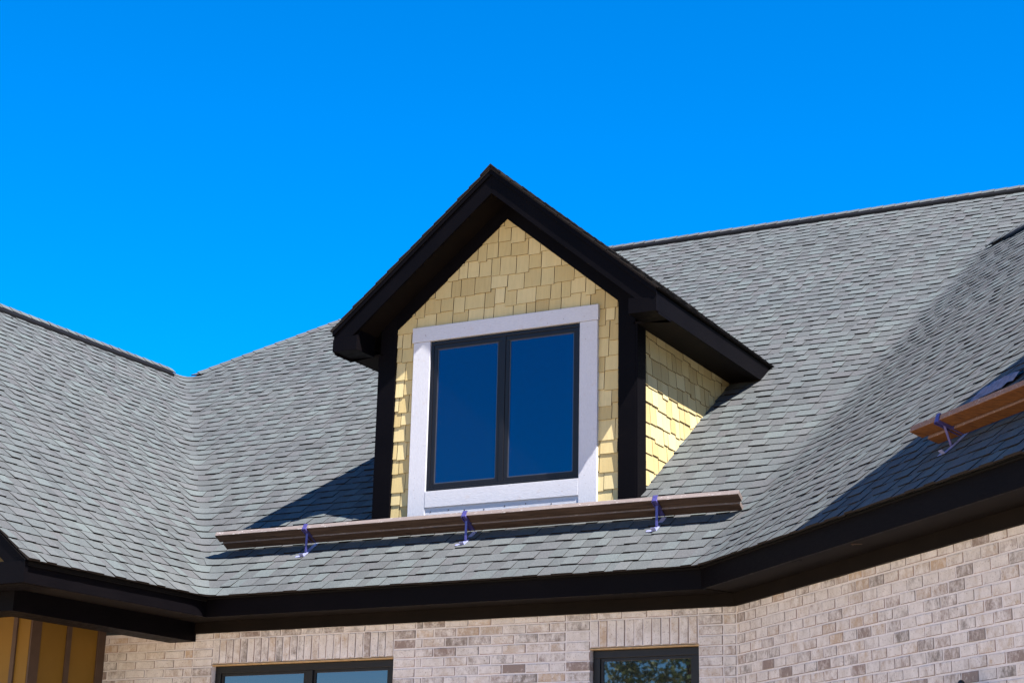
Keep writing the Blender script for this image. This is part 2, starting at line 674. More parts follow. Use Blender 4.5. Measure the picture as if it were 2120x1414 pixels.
def cap_line(mb, A, B, side1, side2, half=0.14, step=0.145, lift=0.012, length=0.21):
    """overlapping bent cap shingles along a ridge or hip; side1/side2 point down the two slopes"""
    A, B, s1, s2 = map(Vector, (A, B, side1, side2))
    d = (B - A)
    n = int(d.length / step)
    d.normalize()
    nrm = Vector((0, 0, 1))
    for i in range(n + 1):
        p = A + d * (i * step)
        q = p + d * min(length, (B - p).length + 0.02)
        t = float(RNG.uniform(0.2, 0.95)); wm = float(RNG.random() ** 2)
        top, edge = (t, 0, wm), (t, 1, wm)
        hf, hb = lift + 0.010 + RNG.uniform(0, .003), lift + 0.002
        jl, jr = half + RNG.uniform(-.006, .006), half + RNG.uniform(-.006, .006)
        R = [p + s1 * jl + nrm * hf, p + nrm * (hf + .006), p + s2 * jr + nrm * hf]
        Q = [q + s1 * half + nrm * hb, q + nrm * (hb + .006), q + s2 * half + nrm * hb]
        R0 = [v - nrm * 0.012 for v in R]
        Q0 = [v - nrm * 0.012 for v in Q]
        mb.poly([R[0], R[1], Q[1], Q[0]], top)
        mb.poly([R[1], R[2], Q[2], Q[1]], top)
        mb.poly([R0[0], R0[1], R[1], R[0]], edge)
        mb.poly([R0[1], R0[2], R[2], R[1]], edge)
        mb.poly([R0[0], R[0], Q[0], Q0[0]], edge)
        mb.poly([R0[2], R[2], Q[2], Q0[2]], edge)


def vent_line(A, B, s1, s2, parent, half=0.15, thick=0.040):
    A, B, s1, s2 = map(Vector, (A, B, s1, s2))
    up_ = Vector((0, 0, 1))
    mb = MB()
    prof = [s1 * half + up_ * .002, s1 * half + up_ * thick, up_ * (thick + .01), s2 * half + up_ * thick, s2 * half + up_ * .002, up_ * .002]
    for i in range(6):
        j = (i + 1) % 6
        mb.poly([A + prof[i], A + prof[j], B + prof[j], B + prof[i]])
    mb.poly([A + p for p in prof])
    mb.poly([B + p for p in prof])
    return mb.build('ridge_vent', M_VENT, parent)


def unit(*v):
    return Vector(v).normalized()


roof = main_roof()
zt = P0 * RIDGE_Y
xh = hip_x(zt)
# main ridge
s1, s2 = unit(0, -1, -P0), unit(0, 1, -P0)
vent_line((xh + .5, RIDGE_Y, zt), (MAIN_END, RIDGE_Y, zt), s1, s2, roof)
mb = MB(); cap_line(mb, (MAIN_END, RIDGE_Y, zt), (xh - .05, RIDGE_Y, zt), s1, s2, lift=.040, half=.075); mb.build('ridge_cap', M_SH, roof)
# left wing ridge
s1, s2 = unit(1, 0, -PL), unit(-1, 0, -PL)
vent_line((-4.42, LEFT_END + .3, LR_Z), (-4.42, 4.62, LR_Z), s1, s2, roof)
mb = MB(); cap_line(mb, (-4.42, LEFT_END, LR_Z), (-4.42, 4.70, LR_Z), s1, s2, lift=.040, half=.075); mb.build('ridge_cap', M_SH, roof)
# hip from the left valley to the main ridge
a = Vector((-4.42, 4.976, LR_Z)); b = Vector((xh, RIDGE_Y, zt))
dd = (b - a).normalized()
nf = unit(0, -P0, 1); nb = unit(-0.75, 0.1, 1)
s1 = nf.cross(dd); s1 = s1 if s1.y < 0 else -s1
s2 = nb.cross(dd); s2 = s2 if s2.x < 0 else -s2
mb = MB(); cap_line(mb, a + dd * .15, b, s1, s2, lift=.006); mb.build('hip_cap', M_SH, roof)
# right wing ridge
s1, s2 = unit(-SW, -CW, -PW), unit(SW, CW, -PW)
ra, rb = W((WING_END, RR_W, RR_Z)), W((-3.15, RR_W, RR_Z))
vent_line(ra, W((-2.75, RR_W, RR_Z)), s1, s2, roof)
mb = MB(); cap_line(mb, ra, rb, s1, s2, lift=.040, half=.075); mb.build('ridge_cap', M_SH, roof)

# ---- eaves: fascia, soffit, frieze
fo = 0.022
zb, zf = -0.172, -0.012
mb = MB(); mb.box(-fo + .0, L + (1 - CW) / SW * fo, fo, fo + .024, zb, zf); mb.build('fascia_board', M_BL, house, .002)
mb = MB(); mb.box(-fo - .024, -fo, LEFT_END + .03, fo + .03, zb, zf); mb.build('fascia_board', M_BL, house, .002)
mb = MB(W); mb.box(-(1 - CW) / SW * fo - .004, WING_END, fo, fo + .024, zb, zf); mb.build('fascia_board', M_BL, house, .002)
# drip edges: slim folded metal under the shingles
mb = MB(); mb.box(-.012, L, .006, fo - .001, -.034, -.024); mb.build('drip_edge', M_VENT, house)
mb = MB(); mb.box(-fo + .001, -.006, LEFT_END + .02, .0, -.052, -.024); mb.build('drip_edge', M_VENT, house)
mb = MB(W); mb.box(0, WING_END, .006, fo - .001, -.034, -.024); mb.build('drip_edge', M_VENT, house)
# soffits
kx = (1 - CW) / SW * WS
mb = MB(); mb.prism([(-.7, fo + .024), (L, fo + .024), (L + kx, WS + .02), (-.7, WS + .02)], 'z', ZS, ZS + .02); mb.build('soffit', M_SO, house)
mb = MB(W); mb.prism([(0, fo + .024), (WING_END, fo + .024), (WING_END, WS + .02), (-kx, WS + .02)], 'z', ZS + .001, ZS + .021); mb.build('soffit', M_SO, house)
mb = MB(); mb.box(-3.5, -fo - .024, -1.98, WS + .01, ZS + .002, ZS + .022); mb.build('soffit', M_SO, house)
# frieze boards on the brick
mb = MB(); mb.box(-.36, L + kx + .02, WS - .022, WS + .03, ZF, ZS); mb.build('frieze_board', M_SO, house)
mb = MB(W); mb.box(-kx + .01, WING_END, WS - .022, WS + .03, ZF, ZS); mb.build('frieze_board', M_SO, house)
# loose ends left under the right soffit
mb = MB(W); mb.bar((2.051, .073, ZS - .004), (2.112, .110, ZS - .012), (.0012, -.002, 0), (0, 0, .0012)); mb.bar((2.049, .071, ZS - .006), (2.060, .078, ZS - .010), (.002, -.003, 0), (0, 0, .002))
mb.build('twist_of_tape', M_BT, house)
mb = MB(W); mb.box(1.27, 1.37, .075, .095, ZS - .0015, ZS + .002); mb.build('soffit_slot', M_VENT, house)
# dropped porch beam under the left wing
mb = MB(); mb.box(-.62, -.36, -1.75, WS + .004, -.317, ZS + .004); mb.build('porch_beam', M_BL, house, .003)
mb = MB(); mb.box(-3.5, -.622, -1.75, -1.49, -.316, ZS + .004); mb.build('porch_beam', M_BL, house, .003)

# ---- gable end of the left wing (rake fascia, return, wall)
mb = MB()
mb.prism([(-4.42, PL * 4.42 - .02), (-.004, -.02), (-.004, -.172), (-4.42, PL * 4.42 - .26)], 'y', LEFT_END + .012, LEFT_END + .04)
mb.build('rake_fascia', M_BL, house)
mb = MB(); mb.box(-.60, -.004, LEFT_END + .006, LEFT_END + .011, -.174, -.022); mb.box(-.60, -.048, LEFT_END + .041, LEFT_END + .33, -.174, -.06); mb.build('eave_return', M_BL, house)
mb = MB()
mb.prism([(-4.42, PL * 4.42 - .2), (-.3, .0), (-.3, -.16), (-8.5, -.16), (-8.5, 0)], 'y', -1.72, -1.60)
mb.build('gable_wall', M_SD, house)
# ---- board and batten porch walls of the left wing
XS = -1.31
sw_ = MB(); sw_.box(XS - .1, XS, -.535, WS, GROUND, ZS); siding = sw_.build('siding_wall', M_SD, house)
for y0, y1 in ((-.534, -.425), (-.120, -.070), (.255, WS - .001)):
    mb = MB(); mb.box(XS, XS + .018, y0, y1, GROUND, ZS); mb.build('batten', M_BT, siding, .002)
mb = MB(); mb.box(-8.0, XS - .001, -.536, -.44, GROUND, ZS); siding2 = mb.build('siding_wall', M_SD, house)
for x0, x1 in ((XS - .165, XS - .125), (XS - .57, XS - .53), (XS - .97, XS - .93)):
    mb = MB(); mb.box(x0, x1, -.554, -.536, GROUND, ZS); mb.build('batten', M_BT, siding2, .002)

# ------------------------------------------------------------------ brick walls
CRS = 0.0722
BL = 0.198
Z0 = -0.306                    # a bed joint
JU, JZ = 0.0075, 0.0105


def brick(mb, u0, u1, z0, z1, y, kind=None):
    """one brick, front face at depth y, edges rounded off and a little uneven"""
    j = lambda s=.0016: RNG.uniform(-s, s)
    u0 += JU / 2 + j(); u1 -= JU / 2 + j(); z0 += JZ / 2 + j(); z1 -= JZ / 2 + j()
    y = y + RNG.uniform(-.0022, .0015)
    c = .0035
    cr = RNG.uniform(.003, .0075)
    b = len(mb.v)
    D = .10
    V = [(u0, y + D, z0), (u1, y + D, z0), (u1, y + D, z1), (u0, y + D, z1),
         (u0, y + c, z0), (u1, y + c, z0), (u1, y + c, z1), (u0, y + c, z1),
         (u0 + c + j(), y, z0 + c + j()), (u1 - cr + j(), y, z0 + c + j()), (u1 - cr + j(), y, z1 - c + j()), (u0 + c + j(), y, z1 - c + j())]
    mb.v += [tuple(mb.T(p)) for p in V]
    if kind is None:
        kind = RNG.random()
    if kind < .74:
        r, gg = RNG.uniform(.0, 1), RNG.uniform(.54, .85)
    elif kind < .85:
        r, gg = RNG.uniform(.55, 1), RNG.uniform(.35, .62)
    elif kind < .965:
        r, gg = RNG.uniform(0, .2), RNG.uniform(.42, .62)
    else:
        r, gg = RNG.uniform(.2, .35), RNG.uniform(.3, .55)
    a = (float(r), float(gg), float(RNG.random()))
    for f in ((0, 1, 5, 4), (1, 2, 6, 5), (2, 3, 7, 6), (3, 0, 4, 7), (4, 5, 9, 8), (5, 6, 10, 9), (6, 7, 11, 10), (7, 4, 8, 11), (8, 9, 10, 11)):
        mb.f.append(tuple(b + i for i in f)); mb.a.append((a[0] * .35, a[1] * .35, a[2]) if f in ((5, 6, 10, 9), (4, 5, 9, 8)) else a)  # right and bottom chamfers darkened: arris shadow painted as colour


def course_cells(a, b, off, BL=0.198):
    out, s = [], a - off
    while s < b:
        x0, x1 = max(a, s), min(b, s + BL)
        if x1 - x0 > .035:
            out.append([x0, x1])
        elif out and x1 - x0 > 0 and abs(out[-1][1] - x0) < 1e-6:
            out[-1][1] = x1
        s += BL
    return out


def brick_wall(T, spans, z_top, z_bot, wall_rect, openings, soldiers, name='brick_wall', bl=0.198):
    """spans: (u0,u1,bond) strips; openings: (u0,u1,z0,z1); soldiers: (u0,u1)"""
    bm_ = MB(T)
    k = -1
    while Z0 - k * CRS > z_bot + .01:
        zt_, zb_ = Z0 - k * CRS, Z0 - (k + 1) * CRS
        zt_c = min(zt_, z_top)
        if zt_c - zb_ > .02:
            for (a, b, bond) in spans:
                if any(a >= o[0] - .01 and b <= o[1] + .01 and zb_ >= o[2] - .02 and zt_c <= Z0 + .001 for o in openings):
                    continue        # the opening and the soldier course above it
                if bond == 'run':
                    cells = course_cells(a, b, (k % 2) * bl / 2 + .04, bl)
                elif bond == 'whole':
                    cells = [(a, b)]
                else:
                    cells = course_cells(a, b, (k % 2) * bl / 2, bl)
                for (x0, x1) in cells:
                    brick(bm_, x0, x1, zb_, zt_c, WS)
        k += 1
    for (a, b) in soldiers:
        n = round((b - a) / .0677)
        p = (b - a) / n
        for i in range(n):
            brick(bm_, a + i * p, a + (i + 1) * p, HEAD + .002, Z0, WS - .001)
    wall = bm_.build(name, M_BR, house)
    # mortar behind, cut round the openings
    mm = MB(T)
    u0, u1 = wall_rect
    cuts = sorted(openings)
    s = u0
    for o in cuts:
        mm.box(s, o[0] - .003, WS + .0030, WS + .098, z_bot, z_top + .02)
        mm.box(o[0] - .003, o[1] + .003, WS + .0030, WS + .098, o[3] + .006, z_top + .02)
        mm.box(o[0] - .003, o[1] + .003, WS + .0030, WS + .098, z_bot, o[2] - .003)
        s = o[1] + .003
    mm.box(s, u1, WS + .0030, WS + .098, z_bot, z_top + .02)
    mm.build('mortar', M_MO, wall)
    return wall


HEAD = Z0 - .2015                      # window head
SILL = Z0 - CRS * 26
WL0, WL1 = -0.176, 1.53
WR0, WR1 = 3.204, 4.05
CX = L + kx                            # inner corner of the two walls
brick_wall(I, [(XS, WL0 - BL, 'run'), (WL0 - BL, WL0, 'whole'), (WL0, WL1, 'run'), (WL1, WL1 + BL, 'whole'),
               (WL1 + BL, WR0 - BL, 'run'), (WR0 - BL, WR0, 'whole'), (WR0, WR1, 'run'), (WR1, WR1 + .19, 'whole'), (WR1 + .19, CX - .002, 'whole')],
           -.25, GROUND, (XS, CX + .01), [(WL0, WL1, SILL, HEAD), (WR0, WR1, SILL, HEAD)], [(WL0, WL1), (WR0, WR1)])
brick_wall(W, [(-kx + .004, 6.6, 'run')], -.25, GROUND, (-kx - .01, 6.6), [], [], bl=0.176)


def lower_window(u0, u1, panes):
    wn = MB()
    fz = WS + .045
    t = .055
    z0, z1 = SILL, HEAD - .012
    a, b = u0 + .004, u1 - .004
    wn.box(a, b, fz, fz + .05, z1 - t, z1)
    wn.box(a, b, fz, fz + .05, z0, z0 + t)
    wn.box(a, a + t, fz, fz + .05, z0 + t, z1 - t)
    wn.box(b - t, b, fz, fz + .05, z0 + t, z1 - t)
    edges = [a + t] + [m for m in panes] + [b - t]
    for m_ in panes:
        wn.box(m_ - .035, m_ + .035, fz - .004, fz + .05, z0 + t, z1 - t)
    fr = wn.build('window', M_FR, house, .003)
    for i in range(len(edges) - 1):
        p0 = edges[i] + (.035 if i else 0)
        p1 = edges[i + 1] - (.035 if i + 2 < len(edges) else 0)
        sh = MB()
        s = .022
        sh.box(p0, p1, fz + .012, fz + .04, z1 - t - s, z1 - t)
        sh.box(p0, p1, fz + .012, fz + .04, z0 + t, z0 + t + s)
        sh.box(p0, p0 + s, fz + .012, fz + .04, z0 + t + s, z1 - t - s)
        sh.box(p1 - s, p1, fz + .012, fz + .04, z0 + t + s, z1 - t - s)
        sh.build('sash', M_FR, fr, .002)
        gl = MB(); gl.box(p0 + s - .004, p1 - s + .004, fz + .022, fz + .03, z0 + t + s - .004, z1 - t - s + .004)
        gl.build('pane', M_GC, fr)
    li = MB(); li.box(u0 - .02, u1 + .0, WS + .004, WS + .09, HEAD - .010, HEAD + .0); li.build('lintel', M_ST, fr)
    return fr


lower_window(WL0, WL1, [0.735])
lower_window(WR0, WR1, [])
# room darkness behind the glass: plain inner wall so no sky shows through the house
mb = MB(); mb.box(XS, CX, 2.2, 2.3, GROUND, ZS); mb.build('inner_wall', M_SO, house)


# ------------------------------------------------------------------ dormer
XD, YD, WD, WI, WE = 2.0935, 0.9921, 1.1947, 1.042, 1.5027
OG = 0.3101
YG = YD - OG
ZA, ZE = 3.5416, 2.301
PD = (ZA - ZE) / WE
HG, HD = 0.229, 0.193


def shakes(T, clipper, u0, u1, z0, z1, place, course=.136, seed=3, stag=.02, hole=None):
    """staggered shakes; place(u, depth, z) gives the point; clipper(u) the highest z there, and a lowest z"""
    rg = np.random.default_rng(seed)
    mb = MB(T)
    z = z0
    k = 0
    while z < z1 + course:
        u = u0 - rg.uniform(0, .12)
        while u < u1:
            wd = rg.choice([.09, .115, .13, .155, .185]) + rg.uniform(-.008, .008)
            a, b = max(u, u0), min(u + wd, u1)
            u += wd
            if hole and z > hole[2] - course * .7 and z < hole[3]:
                if a < hole[0] < b:
                    b = hole[0]
                elif a < hole[1] < b:
                    a = hole[1]
                elif a >= hole[0] and b <= hole[1]:
                    continue
            if b - a < .012:
                continue
            zb_ = z + rg.uniform(-stag, stag)
            zt_ = z + course + .03
            la, lb = clipper(a + .002), clipper(b - .002)
            ta, tb = min(zt_, la[1]), min(zt_, lb[1])
            ba, bb = max(zb_, la[0]), max(zb_, lb[0])
            if ta - ba < .004 and tb - bb < .004:
                continue
            ta, tb = max(ta, ba + .001), max(tb, bb + .001)
            g_ = .0026
            d0 = .015 + rg.uniform(-.001, .002)
            d1a = d0 * (1 - .75 * (ta - zb_) / (course + .04))
            d1b = d0 * (1 - .75 * (tb - zb_) / (course + .04))
            A, B = place(a + g_, d0, ba), place(b - g_, d0, bb)
            C, D = place(b - g_, d1b, tb), place(a + g_, d1a, ta)
            A0, B0, C0, D0 = place(a + g_, 0, ba), place(b - g_, 0, bb), place(b - g_, 0, tb), place(a + g_, 0, ta)
            t = float(rg.random())
            top, edge = (t, 0, t), (t, .85, t)
            mb.poly([A, B, C, D], top)
            mb.poly([A0, B0, B, A], edge)
            mb.poly([B0, C0, C, B], edge)
            mb.poly([D0, A0, A, D], edge)
        z += course
        k += 1
    # backing
    return mb


def dormer(T, pitch, xd, dz=0.0, seed=3):
    """a gabled dormer standing on a slope z = pitch * y of frame T"""
    ze, za = ZE + dz, ZA + dz
    root = empty('dormer', T((xd, YD, pitch * YD)), house)
    zr = lambda y: pitch * y
    # --- front wall of shakes
    gl = lambda x: za - HG - .06 - PD * abs(x - xd)
    mb = shakes(T, lambda u: (zr(YD) - .02, gl(u)), xd - WI, xd + WI, zr(YD) - .03, za - .3, lambda u, d, z: (u, YD - d, z), seed=seed,
                hole=(xd - .70 - .02, xd + .703 + .02, zr(YD), 2.181 + dz + .02))
    ha, hb, hz0, hz1 = xd - .71, xd + .713, .885 + dz, 2.19 + dz
    bk = (.3, 1.0, .3)
    mb.prism([(xd - WD, hz1), (xd + WD, hz1), (xd + WD, gl(xd + WD)), (xd, gl(xd)), (xd - WD, gl(xd - WD))], 'y', YD, YD + .08, bk)
    mb.box(xd - WD, ha, YD, YD + .08, zr(YD) - .1, hz1, bk)
    mb.box(hb, xd + WD, YD, YD + .08, zr(YD) - .1, hz1, bk)
    mb.box(ha, hb, YD, YD + .08, zr(YD) - .1, hz0, bk)
    mb.build('shake_wall', M_SK, root)
    # --- cheeks
    for s in (1, -1):
        xc = xd + s * WD
        yend = (ze - HD) / pitch
        mb = shakes(T, lambda u: (zr(u) - .01, ze - HD), YD + .13, yend + .02, zr(YD), ze - HD, lambda u, d, z: (xc + s * (d - .012), u, z), seed=seed + 5 + s)
        mb.prism([(YD + .08, zr(YD + .08) - .1), (yend + .1, zr(yend + .1) - .1), (yend + .1, ze - HD), (YD + .08, ze - HD)], 'x', xc - s * .08, xc - s * .012, (.3, 1.0, .3))
        mb.build('shake_wall', M_SK, root)
    # --- corner boards, an L of two boards each
    for s in (1, -1):
        xo, xi = xd + s * WD, xd + s * WI
        mb = MB(T)
        fz = lambda x: za - HG - .004 - PD * abs(x - xd)
        mb.prism([(xo, zr(YD - .03) - .03), (xi, zr(YD - .03) - .03), (xi, fz(xi)), (xo, fz(xo))], 'y', YD - .03, YD + .002)
        mb.prism([(YD - .029, zr(YD - .029) - .03), (YD + .135, zr(YD + .135) - .03), (YD + .135, ze - HD), (YD - .029, ze - HD)], 'x', xo - s * .001, xo + s * .018)
        mb.build('corner_board', M_BL, root, .002)
    # --- frieze under the rake soffit
    for s in (1, -1):
        mb = MB(T)
        x1 = xd + s * (WD)
        top0, top1 = za - HG + .022, za - HG + .022 - PD * WD
        mb.prism([(xd, top0), (x1, top1), (x1, top1 - .155), (xd, top0 - .155)], 'y', YD - .024, YD + .001)
        mb.build('frieze_board', M_BL, root)
    # --- rake fascia, soffit, shingle mould
    for s in (1, -1):
        xe = xd + s * WE
        xe2 = xd + s * (WE - .012)
        f = lambda x, o: za - o - PD * abs(x - xd)
        mb = MB(T)
        mb.prism([(xd, za - .022), (xe2, f(xe2, .022)), (xe2, ze - HD), (xd + s * (WE - .045), ze - HD), (xd, za - HG)], 'y', YG + .004, YG + .03)
        mb.build('rake_fascia', M_BL, root, .002)
        mb = MB(T)
        mb.prism([(xd, za - .022), (xe, f(xe, .022)), (xe, f(xe, .064)), (xd, za - .064)], 'y', YG - .012, YG + .003)
        mb.build('rake_moulding', M_BL, root, .002)
        mb = MB(T)
        mb.prism([(xd, za - HG + .012), (xe2, f(xe2, HG - .012)), (xe2, f(xe2, HG - .032)), (xd, za - HG + .032)], 'y', YG + .03, YD + .0)
        mb.build('soffit', M_SO, root)
        # boxed return at the foot of the rake
        a, b = sorted((xd + s * (WE - .245), xd + s * (WE - .004)))
        mb = MB(T)
        inn = xd + s * (WE - .245)
        out = xd + s * (WE - .004)
        mb.prism([(inn, ze - HD - .004), (out, ze - HD - .004), (out, ze - HD + .10), (inn, ze - HD + .125)], 'y', YG - .002, YG + .034)
        mb.prism([(inn + s * .001, ze - HD - .003), (out - s * .001, ze - HD - .003), (out - s * .001, f(out, HG - .012)), (inn + s * .001, f(inn, HG - .012))], 'y', YG + .034, YD - .03)
        mb.build('eave_return', M_BL, root, .002)
        # level eave: fascia and soffit running back to the roof
        yb = (ze - HD) / pitch
        yt = (ze - .03) / pitch
        mb = MB(T)
        mb.prism([(YG + .006, ze - HD - .002), (yb + .03, ze - HD - .002), (yt + .05, ze - .026), (YG + .006, ze - .026)], 'x', xd + s * (WE - .03), xd + s * (WE - .006))
        mb.build('eave_fascia', M_BL, root, .002)
        a, b = sorted((xd + s * (WD - .02), xd + s * (WE - .03)))
        mb = MB(T); mb.box(a, b, YD - .03, yb + .05, ze - HD + .0, ze - HD + .016); mb.build('soffit', M_SO, root)
    # --- shingle roof
    rb_ = MB(T)
    sl = math.sqrt(1 + PD * PD)
    for s in (1, -1):
        nrm = np.array([s * PD, 0, 1.0]) / sl
        c = ze - .016
        dzc = .143 * PD / sl
        while c < za - .01:
            c2 = min(c + dzc * 1.06, za)
            y0 = YG - .022
            for (a, b, raised) in tab_run(c / pitch + .12 - y0):
                t, wm = tone_of(raised)
                lo = np.array([(xd + s * (za - c) / PD, y0 + q, c) for q in (a, b)])
                hi = np.array([(xd + s * (za - c2) / PD, y0 + q, c2) for q in (a, b)])
                h = (0.0136 if raised else 0.0082) + RNG.uniform(-0.0012, 0.0016)
                base = MB(I)
                shingle_strip(base, lo, hi, np.array([nrm] * 2), np.array([nrm] * 2), h, .004, t, wm, np.array([0, 0, RNG.uniform(-.002, .002)]))
                for fc, at in zip(base.f, base.a):
                    rb_.poly([base.v[i] for i in fc], at)
            c += dzc
        # deck
        rb_.hexa([(xd, YG - .018, za - .022), (xd, za / pitch + .1, za - .022), (xd + s * WE, ze / pitch + .1, ze - .022), (xd + s * WE, YG - .018, ze - .022),
                  (xd, YG - .018, za - .006), (xd, za / pitch + .1, za - .006), (xd + s * WE, ze / pitch + .1, ze - .006), (xd + s * WE, YG - .018, ze - .006)], (.2, 1, .2))
    rf = rb_.build('roof', M_SH, root)
    mb = MB()
    A, B = T((xd, YG - .026, za)), T((xd, za / pitch, za))
    sd = T((1, 0, 0)) - T((0, 0, 0))
    cap_line(mb, A, B, unit(sd.x, sd.y, -PD), unit(-sd.x, -sd.y, -PD), half=.13, lift=.010)
    mb.build('ridge_cap', M_SH, root)
    # --- window trim boards
    zt_, zh, zs_, zs2 = 2.311 + dz, 2.181 + dz, 0.895 + dz, 0.760 + dz
    xl0, xl1, xr0, xr1 = xd - .862, xd - .700, xd + .703, xd + .862
    y0, y1 = YD - .038, YD + .001
    mb = MB(T); mb.box(xl0 - .012, xr1 + .008, y0 - .006, y1, zh, zt_); mb.build('head_trim', M_TH, root, .002)
    zj = zr(YD) + .004
    mb = MB(T); mb.box(xl0, xl1, y0, y1, zj, zh - .002); mb.build('jamb_trim', M_TV, root, .002)
    mb = MB(T); mb.box(xr0, xr1, y0, y1, zj, zh - .002); mb.build('jamb_trim', M_TV, root, .002)
    mb = MB(T); mb.box(xl1 + .001, xr0 - .001, y0 - .002, y1, zs2, zs_); mb.build('sill_trim', M_TH, root, .002)
    mb = MB(T); mb.box(xl1 + .001, xr0 - .001, YD - .030, y1, zj, zs2 + .002); ap = mb.build('apron_trim', M_TH, root)
    for q in (.05, .22, .37, .55, .74, .93, 1.16):
        mb = MB(T)
        mb.box(xl1 + q, xl1 + q + .009, YD - .032, YD - .028, zs2 - .045 + .01 * math.sin(q * 9), zs2 - .036 + .01 * math.sin(q * 9))
        mb.build('nail_head', M_NAIL, root)
    # --- window: outer frame, two sashes, glass
    fr = MB(T)
    a, b, z0, z1 = xl1 + .004, xr0 - .004, zs_ + .004, zh - .008
    t = .027
    fy0, fy1 = YD - .026, YD + .05
    fr.box(a, b, fy0, fy1, z1 - t, z1)
    fr.box(a, b, fy0, fy1, z0, z0 + t)
    fr.box(a, a + t, fy0, fy1, z0 + t, z1 - t)
    fr.box(b - t, b, fy0, fy1, z0 + t, z1 - t)
    mid = xd - .005
    fr.box(mid - .022, mid + .022, fy0, fy1, z0 + t, z1 - t)
    fr.build('window_frame', M_FR, root, .003)
    for (p0, p1) in ((a + t, mid - .022), (mid + .022, b - t)):
        sl_, sr_, sb_, st_ = .036, .029, .031, .038
        sh = MB(T)
        sy0, sy1 = fy0 + .006, fy0 + .050
        sh.box(p0, p1, sy0, sy1, z1 - t - st_, z1 - t)
        sh.box(p0, p1, sy0, sy1, z0 + t, z0 + t + sb_)
        sh.box(p0, p0 + sl_, sy0, sy1, z0 + t + sb_, z1 - t - st_)
        sh.box(p1 - sr_, p1, sy0, sy1, z0 + t + sb_, z1 - t - st_)
        sh.build('window_sash', M_FR, root, .003)
        e0, e1, f0, f1, w_ = p0 + sl_, p1 - sr_, z0 + t + sb_, z1 - t - st_, .008
        g1 = MB(T); g1.box(e0 - .006, e1 + .006, sy0 + .011, sy0 + .019, f0 - .006, f1 + .006)
        g1.build('window_pane', M_GL, root)
        sp = MB(T)
        for bx in ((e0, e0 + w_, f0, f1), (e1 - w_, e1, f0, f1), (e0 + w_, e1 - w_, f0, f0 + w_), (e0 + w_, e1 - w_, f1 - w_, f1)):
            sp.box(bx[0], bx[1], sy0 + .007, sy0 + .0105, bx[2], bx[3])
        sp.build('glazing_bead', M_BEAD, root)
    return root


M_BEAD = plain('grey glazing bead', (0.035, 0.04, 0.055), 0.4, 0.5).m
dormer(I, P0, XD)
# the neighbouring dormer on the right wing, just outside the picture: its eave throws the shade on that roof
d2 = dormer(W, PW, 4.913, dz=0.60, seed=23)


# ------------------------------------------------------------------ roof brackets and planks
def bracket(T, u, pitch, y0, arm_out, arm_in, label, flipseed=0):
    """steel roof jack: flat strap on the slope, arm under the planks with an upturned lip, strut between"""
    zr = lambda y: pitch * y
    foot = (u, y0, zr(y0) + .012)
    nz = Vector((0, -pitch, 1)).normalized()
    tang = Vector((0, 1, pitch)).normalized()
    root = empty('roof_bracket', T((u, y0 + .05, zr(y0 + .05))))
    tag(root, label, 'roof bracket', 'blue steel roof brackets')
    hw = .019
    sx = (hw, 0, 0)
    mb = MB(T)
    A = Vector(foot)
    L_ = (arm_in[0] - y0) * math.sqrt(1 + pitch * pitch) + .05
    mb.bar(A, A + tang * L_, sx, nz * .0022)
    mb.bar(A + tang * .002, A - tang * .004 + nz * .030, sx, tang * .002)              # turned-up toe
    mb.bar(A + Vector((-.040, 0, 0)) - tang * .004, A + Vector((-.040, 0, 0)) + tang * .022, (.025, 0, 0), nz * .002)
    mb.build('strap', M_JS, root, .0008)
    o, i = Vector((u, *arm_out)), Vector((u, *arm_in))
    d = (i - o).normalized()
    n = Vector((0, -d.z, d.y))
    mb = MB(T)
    mb.bar(o - d * .006, i, (hw, 0, 0), n * .002)
    mb.bar(o - d * .006 + Vector((hw, 0, 0)), i + Vector((hw, 0, 0)), (.0018, 0, 0), n * .014)
    mb.bar(o - d * .006 - Vector((hw, 0, 0)), i - Vector((hw, 0, 0)), (.0018, 0, 0), n * .014)
    mb.bar(o - d * .006 - n * .006, o - d * .006 + n * .046, (hw, 0, 0), d * .002)
    mb.bar(o - d * .008 + n * .046, o + d * .020 + n * .0445, (hw, 0, 0), n * .002)
    mb.build('arm', M_JK, root, .0008)
    mb = MB(T)
    a = o + d * .050 - n * .004
    b = Vector((u, y0 + .052, zr(y0 + .052) + .022))
    mb.bar(a, b, (.010, 0, 0), (0, .003, 0))
    mb.build('strut', M_JK, root, .0008)
    return root


